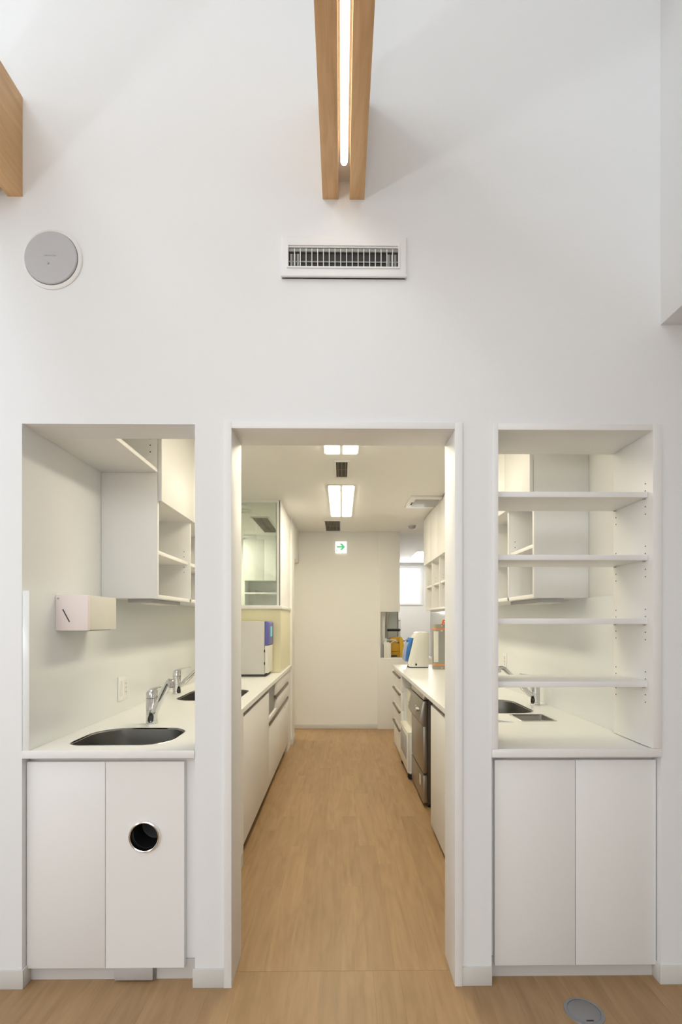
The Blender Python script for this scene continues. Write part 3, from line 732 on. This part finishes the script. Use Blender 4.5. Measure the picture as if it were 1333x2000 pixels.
# trolley
tr_ = thing('trolley', 'small white trolley on black castors beside the washer', 'trolley', (0.75, Y(2.42), 0))
a, b = Y(2.285), Y(2.56); xt0 = XFR_B-0.014
B(xt0+0.012, xt0+0.40, a, b, 0.055, 0.075).build('base_shelf', 'device', tr_, bevel=0.003)
B(xt0, xt0+0.014, a, b, 0.06, 0.40).build('front_panel', 'device', tr_, bevel=0.006)
B(xt0-0.003, xt0, a+0.06, b-0.06, 0.16, 0.36).build('inset', 'grey_plastic', tr_, bevel=0.001)
B(xt0+0.014, xt0+0.40, a, a+0.014, 0.075, 0.40).build('side_panel', 'device', tr_, bevel=0.003)
B(xt0+0.014, xt0+0.40, b-0.014, b, 0.075, 0.40).build('side_panel', 'device', tr_, bevel=0.003)
B(xt0+0.014, xt0+0.40, a+0.014, b-0.014, 0.385, 0.40).build('top_shelf', 'device', tr_, bevel=0.003)
for yy in (a+0.03, b-0.03):
    for xx in (xt0+0.03, xt0+0.37):
        M().lathe([(0.022, -0.010), (0.025, -0.006), (0.025, 0.006), (0.022, 0.010)], (xx, yy, 0.025), 1, 20).build('castor', 'black', tr_, smooth=True)
        B(xx-0.008, xx+0.008, yy-0.013, yy+0.013, 0.046, 0.056).build('castor_mount', 'steel_lt', tr_)
wb = thing('plastic_bin', 'cream upright box standing on the white trolley', 'bin', (xt0+0.2, Y(2.42), 0.40))
B(xt0+0.05, xt0+0.36, a+0.03, b-0.06, 0.402, 0.70).build('bin_body', 'clear_cream', wb, bevel=0.01)
B(xt0+0.045, xt0+0.365, a+0.025, b-0.055, 0.70, 0.715).build('bin_lid', 'device', wb, bevel=0.004)
M().lathe([(0.012, 0), (0.010, -0.01)], (xt0+0.05, (a+b)/2, 0.62), 0, 16).build('catch', 'grey_plastic', wb)
# drawer unit
du = run_cabinet('white four-drawer unit with dark bar handles at the end of the right run', -1, 2.57, 2.945, XR-0.002, XFR_B, 0.04, None)
zt_ = ZC-TCK-0.012
hs = [(zt_-0.155, zt_), (zt_-0.325, zt_-0.159), (zt_-0.50, zt_-0.329), (0.04, zt_-0.504)]
for z0_, z1_ in hs:
    dr = B(XFR_B, XFR_B+0.02, Y(2.573), Y(2.942), z0_, z1_).build('drawer', 'melamine', du, bevel=0.0015)
    zh = z1_-0.03 if z0_ > 0.1 else z1_-0.03
    B(XFR_B-0.022, XFR_B-0.008, Y(2.60), Y(2.915), zh-0.009, zh+0.009).build('handle', 'bronze', dr, bevel=0.002)
    for yy in (Y(2.615), Y(2.90)): B(XFR_B-0.010, XFR_B+0.001, yy-0.006, yy+0.006, zh-0.007, zh+0.007).build('handle_mount', 'bronze', dr)

# ------------------------------------------------------------------ things on the worktops
# sterilizer on the left
r0, r1 = 2.325, 2.485; xa, xb = -1.08, PX(517, 2.325)
st = thing('sterilizer', 'grey box-shaped sterilizer with a violet front panel on the left worktop', 'sterilizer', ((xa+xb)/2, Y(2.4), ZC))
z0, z1 = ZC+0.018, PZ(500, 1213.5, 2.325)
B(xa, xb, Y(r0), Y(r1), z0, z1).build('casing', 'device_grey', st, bevel=0.004)
B(xa+0.02, xb+0.012, Y(r0)-0.004, Y(r1)-0.01, ZC+0.0005, z0).build('base', 'dark', st, bevel=0.006)
B(xb+0.001, xb+0.030, Y(r0)+0.004, Y(r1)-0.004, z0+0.01, PZ(500, 1261, 2.325)).build('door', 'device', st, bevel=0.004)
fp = M().prism([(xb+0.001, PZ(500, 1260, 2.325)), (xb+0.034, PZ(500, 1260, 2.325)), (xb+0.036, z1-0.012), (xb+0.020, z1), (xb+0.001, z1)], 1, Y(r0)+0.002, Y(r1)-0.004).build('front_panel', 'violet', st, bevel=0.002)
B(xb+0.035, xb+0.0385, Y(r0)+0.10, Y(r0)+0.20, PZ(500, 1244, 2.325), PZ(500, 1224, 2.325)).build('screen', 'screen', fp)
for zz in (ZC+0.10, ZC+0.205): B(xb-0.004, xb+0.004, Y(r0)-0.003, Y(r0)+0.002, zz, zz+0.022).build('hinge', 'dark', st)
# bench centrifuge / milling unit on the right
rM = 2.74
C3 = lambda cx, cy, r: (PX(730+cx/8.887, r), PZ(730+cx/8.887, 1180+cy/8.887, r))
mu = thing('bench_machine', 'white bench machine with a blue slanted front flap on the right worktop', 'machine', (PX(820, rM), Y(rM)+0.15, ZC))
poly = [C3(*p, rM) for p in ((610, 1078), (640, 1092), (960, 1092), (965, 505), (950, 488), (790, 484), (745, 498), (705, 560), (600, 1010))]
M().prism(poly, 1, Y(rM), Y(rM)+0.20).build('housing', 'device', mu, bevel=0.006)
bp = [C3(*p, rM) for p in ((700, 590), (645, 582), (628, 620), (590, 740), (572, 880), (566, 985), (590, 1000))]
M().prism(bp, 1, Y(rM)+0.004, Y(rM)+0.196).build('flap', 'blue', mu, bevel=0.004)
gp = [C3(*p, rM) for p in ((620, 650), (575, 720), (545, 830), (535, 930), (545, 985), (570, 1003), (566, 960), (580, 800))]
M().prism(gp, 1, Y(rM)+0.012, Y(rM)+0.188).build('flap_cover', 'blue_grey', mu, bevel=0.003)
hp = [C3(*p, rM) for p in ((640, 625), (590, 618), (584, 640), (600, 660), (640, 664))]
M().prism(hp, 1, Y(rM)+0.05, Y(rM)+0.15).build('flap_handle', 'blue', mu, bevel=0.003)
q0 = C3(625, 1108, rM); q1 = C3(955, 1092, rM)
B(q0[0], q1[0], Y(rM)+0.006, Y(rM)+0.19, ZC+0.0005, q1[1]-0.001).build('foot_plate', 'dark', mu, bevel=0.002)
s0 = C3(728, 1066, rM); s1_ = C3(754, 1032, rM)
B(s0[0], s1_[0], Y(rM)-0.0025, Y(rM)+0.002, s0[1], s1_[1]).build('switch', 'dark', mu)
# grey canister with orange bands
rG = 2.66
gx0, gx1 = PX(848.5, rG), PX(884, rG); gz1 = PZ(858, 1219, rG)
gc = thing('steel_canister', 'grey metal canister with two orange bands on the right worktop', 'canister', ((gx0+gx1)/2, Y(rG)+0.1, ZC))
rr = lambda z, k=0.0: [(x, y, z) for x, y in rrect((gx0+gx1)/2, Y(rG)+0.06, (gx1-gx0)/2+k, 0.06+k, 0.02, 4)]
M().loft([rr(ZC+0.0005), rr(gz1)]).build('drum', 'box_grey', gc, bevel=0.002)
for yy in (1228.5, 1298.5):
    zc_ = PZ(858, yy, rG); M().loft([rr(zc_-0.006, 0.0015), rr(zc_+0.006, 0.0015)]).build('band', 'orange', gc)
B(gx0-0.004, gx0+0.040, Y(rG)-0.014, Y(rG)-0.0005, PZ(858, 1293, rG), PZ(858, 1233, rG)).build('front_plate', 'device', gc, bevel=0.003)
for yy in (1222, 1232, 1304.5):
    M().lathe([(0.008, -0.004), (0.008, 0.0)], ((gx0+0.075), Y(rG), PZ(858, yy, rG)), 1, 16).build('stud', 'steel_lt', gc, smooth=True)
ox = PX(868, rG); oz = gz1
og = M().prism([(ox-0.03, oz-0.012), (ox-0.012, oz+0.042), (ox+0.012, oz+0.042), (ox+0.03, oz-0.012), (ox+0.018, oz-0.012), (ox+0.01, oz+0.008), (ox-0.01, oz+0.008), (ox-0.018, oz-0.012)], 1, Y(rG)-0.004, Y(rG)+0.002)
og.build('clamp', 'orange_red', gc)
M().lathe([(0.006, -0.0055), (0.006, -0.003)], (ox, Y(rG), oz+0.024), 1, 12).build('clamp_pin', 'device', gc)

# ------------------------------------------------------------------ pass-through counter with the yellow machine
pc = tag(B(XN+0.002, XR-0.014, Y(3.375)+0.002, Y(3.375)+0.42, ZN0-0.024, ZN0).build('pass_counter', 'worktop', bevel=0.002), 'white ledge of the pass-through at the far end', 'counter')
rY = 3.47
ym = thing('yellow_machine', 'mustard yellow machine on the far pass-through ledge', 'machine', (PX(777, rY), Y(rY)+0.05, ZN0))
yx0, yx1 = PX(763, rY), PX(786, rY); yz1 = PZ(777, 1244, rY)
M().prism([(yx0, ZN0+0.0005), (yx1, ZN0+0.0005), (yx1-0.004, yz1-0.01), (yx1-0.035, yz1), (yx0, yz1-0.012)], 1, Y(rY), Y(rY)+0.16).build('casing', 'yellow', ym, bevel=0.004)
M().prism([(yx1-0.03, ZN0+0.001), (yx1+0.03, ZN0+0.004), (yx1+0.03, ZN0+0.09), (yx1+0.008, yz1-0.03), (yx1-0.014, yz1+0.004), (yx1-0.036, yz1)], 1, Y(rY)-0.03, Y(rY)+0.02).build('side_cheek', 'yellow_lt', ym, bevel=0.004)
B(yx0+0.01, yx0+0.085, Y(rY)-0.003, Y(rY)+0.001, ZN0+0.004, ZN0+0.022).build('black_plate', 'black', ym)
B(yx0, yx1, Y(rY)-0.002, Y(rY)+0.001, ZN0+0.066, ZN0+0.070).build('seam', 'dark', ym)
B(yx0-0.07, yx0+0.07, Y(rY)-0.03, Y(rY)+0.03, yz1-0.012-0.03, yz1-0.034).build('work_plate', 'device', ym, bevel=0.001)
M().tube([(yx0-0.01, Y(rY)-0.02, yz1-0.09), (yx0+0.02, Y(rY)-0.03, yz1-0.06), (yx0+0.06, Y(rY)-0.03, yz1-0.045), (yx0+0.085, Y(rY)-0.02, yz1-0.06)], 0.006, 8).build('hose', 'device', ym, smooth=True)
M().lathe([(0.008, -0.01), (0.008, 0.01)], (yx0+0.10, Y(rY)-0.01, yz1-0.07), 1, 12).build('knob', 'black', ym)
M().lathe([(0.006, 0.0), (0.006, 0.02)], (yx1+0.014, Y(rY)-0.01, yz1-0.05), 0, 12).build('side_knob', 'black', ym)
zr = PZ(770, 1230.5, rY)
M().tube([(PX(757.5, rY), Y(rY)+0.04, zr), (PX(782, rY), Y(rY)+0.04, zr)], 0.016, 16).build('roller', 'black', ym, smooth=True)
M().tube([(PX(782, rY), Y(rY)+0.04, zr), (PX(784.5, rY), Y(rY)+0.04, zr)], 0.006, 10).build('roller_pin', 'dark', ym)
for xx in (759, 781): M().tube([(PX(xx, rY), Y(rY)+0.05, yz1-0.014), (PX(xx, rY), Y(rY)+0.05, zr)], 0.004, 8).build('upright', 'steel', ym)
wbx = thing('white_box', 'small white upright box in front of the yellow machine', 'box', (PX(756, 3.40), Y(3.40), ZN0))
M().prism([(PX(749.5, 3.4), ZN0+0.0005), (PX(764, 3.4), ZN0+0.0005), (PX(764, 3.4), PZ(760, 1258, 3.4)), (PX(760, 3.4), PZ(760, 1254, 3.4)), (PX(752, 3.4), PZ(760, 1253.5, 3.4)), (PX(749.5, 3.4), PZ(760, 1256, 3.4))], 1, Y(3.39), Y(3.39)+0.05).build('casing', 'device', wbx, bevel=0.002)
B(PX(749.3, 3.4)-0.002, PX(749.5, 3.4), Y(3.39), Y(3.39)+0.05, ZN0+0.0005, PZ(760, 1258, 3.4)).build('edge', 'dark', wbx)
# board and drape hanging behind
bd = thing('grey_board', 'grey board with a dark edge standing behind the black roller', 'board', (PX(769, 3.55), Y(3.55), ZN0))
B(PX(756, 3.56), PX(776.5, 3.56), Y(3.56), Y(3.56)+0.02, ZN0+0.0005, PZ(770, 1185, 3.56)).build('sheet', 'board_grey', bd)
B(PX(776.5, 3.56), PX(778.5, 3.56), Y(3.56)-0.004, Y(3.56)+0.024, ZN0+0.0005, PZ(770, 1185, 3.56)).build('edge_post', 'alu', bd)
dp = M(); loops = []
n = 14
def fold(x0, x1, z, yy): return [(x0+(x1-x0)*i/n, yy+0.012*math.sin(i*1.7), z) for i in range(n+1)] + [(x0+(x1-x0)*(n-i)/n, yy+0.004+0.012*math.sin((n-i)*1.7), z) for i in range(n+1)]
for k in range(8):
    u = k/7; yy = 1195+u*56; xr = 764 - 9*u**0.7
    loops.append(fold(PX(745.5, 3.52), PX(xr, 3.52), PZ(755, yy-4, 3.52), Y(3.52)))
tag(dp.loft(loops).build('drape', 'cloth', smooth=True), 'pale cloth drape tapering down at the left of the pass-through', 'curtain')
sd_ = thing('steel_stand', 'thin steel stand with two uprights right of the pass-through', 'stand', (PX(784, 3.5), Y(3.5), ZN0))
for xx in (782.2, 785.6): M().tube([(PX(xx, 3.5), Y(3.5)+0.20, ZN0), (PX(xx, 3.5), Y(3.5)+0.20, PZ(784, 1208, 3.5))], 0.0035, 8).build('upright', 'steel_lt', sd_)
M().tube([(PX(781, 3.5), Y(3.5)+0.20, PZ(784, 1212.5, 3.5)), (PX(786, 3.5), Y(3.5)+0.20, PZ(784, 1212.5, 3.5))], 0.005, 8).build('crossbar', 'alu', sd_)

# ------------------------------------------------------------------ ceiling fittings in the corridor
def ceiling_lamp(label, ra, rb, x0, x1, em='tube'):
    a, b = Y(ra), Y(rb); t = thing('ceiling_lamp', label, 'ceiling lamp', ((x0+x1)/2, (a+b)/2, ZCEIL), 'recessed twin tube ceiling lamps')
    z = ZCEIL
    m = M(); m.box(x0, x1, a, a+0.012, z-0.009, z); m.box(x0, x1, b-0.012, b, z-0.009, z); m.box(x0, x0+0.012, a+0.012, b-0.012, z-0.009, z); m.box(x1-0.012, x1, a+0.012, b-0.012, z-0.009, z)
    m.build('frame', 'reflector', t, bevel=0.001)
    B(x0+0.012, x1-0.012, a+0.012, b-0.012, z-0.004, z-0.0005).build('tray', 'reflector', t)
    xm_ = (x0+x1)/2
    B(xm_-0.011, xm_+0.011, a+0.012, b-0.012, z-0.0135, z-0.004).build('divider', 'reflector', t)
    for xa_, xb_ in ((x0+0.013, xm_-0.012), (xm_+0.012, x1-0.013)):
        B(xa_, xb_, a+0.013, b-0.013, z-0.0145, z-0.0045).build('diffuser', em, t)
xl0, xl1 = PX(640, 2.21), PX(694, 2.21)
ceiling_lamp('bright twin ceiling lamp just behind the corridor door head', 1.22, 1.79, xl0, xl1)
ceiling_lamp('bright twin ceiling lamp in the middle of the corridor ceiling', 2.21, 2.86, xl0, xl1)
ceiling_lamp('bright twin ceiling lamp over the far window, past the right wall cabinets', 4.30, 4.92, PX(808, 4.5), PX(808, 4.5)+0.23, 'tube_far')
def ceiling_vent(label, ra, rb, x0, x1, nb, z=ZCEIL, across=False):
    a, b = Y(ra), Y(rb); t = thing('ceiling_vent', label, 'vent', ((x0+x1)/2, (a+b)/2, z), 'ceiling vents')
    B(x0, x1, a, b, z-0.003, z-0.0005).build('dark_backing', 'vent_dark', t)
    m = M(); f = 0.014
    m.box(x0-f, x1+f, a-f, a, z-0.009, z-0.0005); m.box(x0-f, x1+f, b, b+f, z-0.009, z-0.0005); m.box(x0-f, x0, a, b, z-0.009, z-0.0005); m.box(x1, x1+f, a, b, z-0.009, z-0.0005)
    m.build('frame', 'paint_in', t, bevel=0.001)
    for k in range(nb):
        x = x0 + (x1-x0)*(k+0.5)/nb
        B(x-0.0022, x+0.0022, a, b, z-0.008, z-0.003).build('bar', 'vent_bar', t)
    B(x0, x1, (a+b)/2-0.003, (a+b)/2+0.003, z-0.0065, z-0.003).build('cross_bar', 'vent_bar', t)
ceiling_vent('narrow dark ceiling vent between the two ceiling lamps', 1.885, 2.085, PX(657, 1.95), PX(679, 1.95), 3)
ceiling_vent('dark slatted ceiling vent near the exit sign', 3.0, 3.33, PX(634.5, 3.0), PX(664.5, 3.0), 10)
ceiling_vent('dark slatted ceiling vent seen through the glazed side panel', 3.25, 3.8, PX(492, 3.25), PX(523, 3.25), 9, ZR2)
# cassette on the right
ca = thing('ceiling_cassette', 'white ceiling air panel with a grey slot above the right wall cabinets', 'air conditioner', (0.75, Y(2.5), ZCEIL))
x0, x1 = PX(793, 2.6), XFR - 0.02
B(x0, x1, Y(2.40), Y(2.63), ZCEIL-0.018, ZCEIL-0.0005).build('panel', 'trim', ca, bevel=0.004)
B(x0+0.05, x1-0.01, Y(2.44), Y(2.585), ZCEIL-0.022, ZCEIL-0.018).build('slot', 'grey_plastic', ca, bevel=0.001)
B(x0+0.03, x0+0.042, Y(2.50), Y(2.55), ZCEIL-0.022, ZCEIL-0.018).build('sensor', 'dark', ca)
dx = PX(805, 3.15)
dt = thing('smoke_detector', 'round smoke detector on the corridor ceiling above the far window', 'detector', (dx, Y(3.15), ZCEIL))
M().lathe([(0.045, 0.0), (0.045, -0.012), (0.036, -0.034), (0.012, -0.042)], (dx, Y(3.15), ZCEIL-0.0005), 2, 32).build('housing', 'grey_plastic', dt, smooth=True)
M().lathe([(0.05, 0.0), (0.05, -0.006)], (dx, Y(3.15), ZCEIL-0.0004), 2, 32).build('base', 'trim', dt, smooth=True)
for label, xx, r in (('round white detector seen through the top of the glazed panel', 474, 2.85), ('flat round ceiling fitting below the detector behind the glazed panel', 478, 3.05)):
    X = PX(xx, r); t = thing('ceiling_detector', label, 'detector', (X, Y(r), ZR2))
    M().lathe([(0.075, 0), (0.075, -0.01), (0.06, -0.02)], (X, Y(r), ZR2-0.0005), 2, 32).build('base', 'trim', t, smooth=True)
    M().lathe([(0.045, -0.02), (0.04, -0.035), (0.01, -0.04)], (X, Y(r), ZR2-0.0005), 2, 32).build('dome', 'trim', t, smooth=True)

# ------------------------------------------------------------------ exit sign
ex0, ex1, ez0, ez1 = PX(655.5, 3.38), PX(677.5, 3.38), PZ(666, 1080, 3.38), PZ(666, 1057.5, 3.38)
es = thing('exit_sign', 'square lit white sign with a green arrow on the far wall', 'exit sign', ((ex0+ex1)/2, Y(3.39), ez0))
B(ex0, ex1, Y(3.39)-0.02, Y(3.39)-0.0005, ez0, ez1).build('lit_box', 'sign_white', es, bevel=0.002)
cx, cz, q = (ex0+ex1)/2, (ez0+ez1)/2+0.004, (ex1-ex0)
ar = [(-0.38, 0.07), (0.10, 0.07), (-0.12, 0.26), (0.10, 0.30), (0.36, 0.0), (0.10, -0.30), (-0.12, -0.26), (0.10, -0.07), (-0.38, -0.07)]
M().prism([(cx+u*q, cz+v*q) for u, v in ar], 1, Y(3.39)-0.0215, Y(3.39)-0.0195).build('arrow', 'sign_green', es)
pg = M()
pg.box(cx-0.42*q, cx-0.36*q, Y(3.39)-0.0215, Y(3.39)-0.0195, ez0+0.10*q, ez0+0.28*q); pg.box(cx-0.29*q, cx-0.27*q, Y(3.39)-0.0215, Y(3.39)-0.0195, ez0+0.10*q, ez0+0.28*q); pg.box(cx-0.22*q, cx-0.19*q, Y(3.39)-0.0215, Y(3.39)-0.0195, ez0+0.10*q, ez0+0.28*q)
pg.build('pictogram', 'sign_green', es)

# ------------------------------------------------------------------ cabinet inside the glazed room
rI = 3.95
ci = thing('wall_cabinet', 'white cabinet with two doors over an open shelf behind the glazed panel', 'wall cabinet', (PX(516, rI), Y(rI)+0.15, 1.44))
a0, a1 = PX(476, rI), PX(556, rI); zd0, zd1 = PZ(516, 1134, rI), PZ(516, 1054, rI)
zl = PZ(516, 1200, rI)
B(a0, a0+0.018, Y(rI), 7.74, zl, zd1+0.03).build('side_panel', 'melamine', ci); B(a1-0.018, a1, Y(rI), 7.74, zl, zd1+0.03).build('side_panel', 'melamine', ci)
B(a0+0.018, a1-0.018, 7.72, 7.74, zl, zd1+0.03).build('back_panel', 'melamine', ci)
for z in (zl, PZ(516, 1160, rI), zd0): B(a0+0.018, a1-0.018, Y(rI)+0.004, 7.72, z, z+0.02).build('shelf', 'melamine', ci, bevel=0.001)
mid = PX(516.5, rI)
B(a0, mid-0.0015, Y(rI)-0.02, Y(rI)-0.001, zd0, zd1).build('door', 'melamine', ci, bevel=0.0015); B(mid+0.0015, a1, Y(rI)-0.02, Y(rI)-0.001, zd0, zd1).build('door', 'melamine', ci, bevel=0.0015)
B(a0, a1, Y(rI), Y(rI)+0.02, zd1+0.002, ZR2-0.002).build('filler', 'melamine', ci)
rl = thing('room_fill_lamp', 'unseen flat ceiling lamp added to light the side room behind the glazed panel', 'ceiling lamp', (-1.75, 6.6, ZR2))  # out of view, added only to brighten the room behind the glass
B(-1.95, -1.65, 6.0, 7.2, ZR2-0.02, ZR2-0.0005).build('housing', 'reflector', rl); B(-1.93, -1.67, 6.02, 7.18, ZR2-0.026, ZR2-0.02).build('diffuser', 'tube', rl)

# ------------------------------------------------------------------ floor outlet in the hall
t_, xp = _t(1141, 1.0); rf = CAMZ / ((1976 - HOR) * t_)
fx, fy = PX(1141.5, rf), Y(rf)
fo = thing('floor_outlet', 'round grey floor outlet cover in the oak floor at lower right', 'floor outlet', (fx, fy, 0))
M().lathe([(0.065, 0.0), (0.064, 0.002), (0.053, 0.003), (0.053, 0.0)], (fx, fy, 0), 2, 56, False, False).build('rim', 'floor_box', fo, smooth=True)
M().lathe([(0.052, 0.0), (0.052, 0.0022), (0.051, 0.0028), (0.001, 0.0028)], (fx, fy, 0), 2, 56).build('lid', 'floor_box', fo, smooth=True)
B(fx-0.012, fx+0.012, fy-0.046, fy-0.040, 0.0026, 0.0032).build('finger_notch', 'dark', fo)
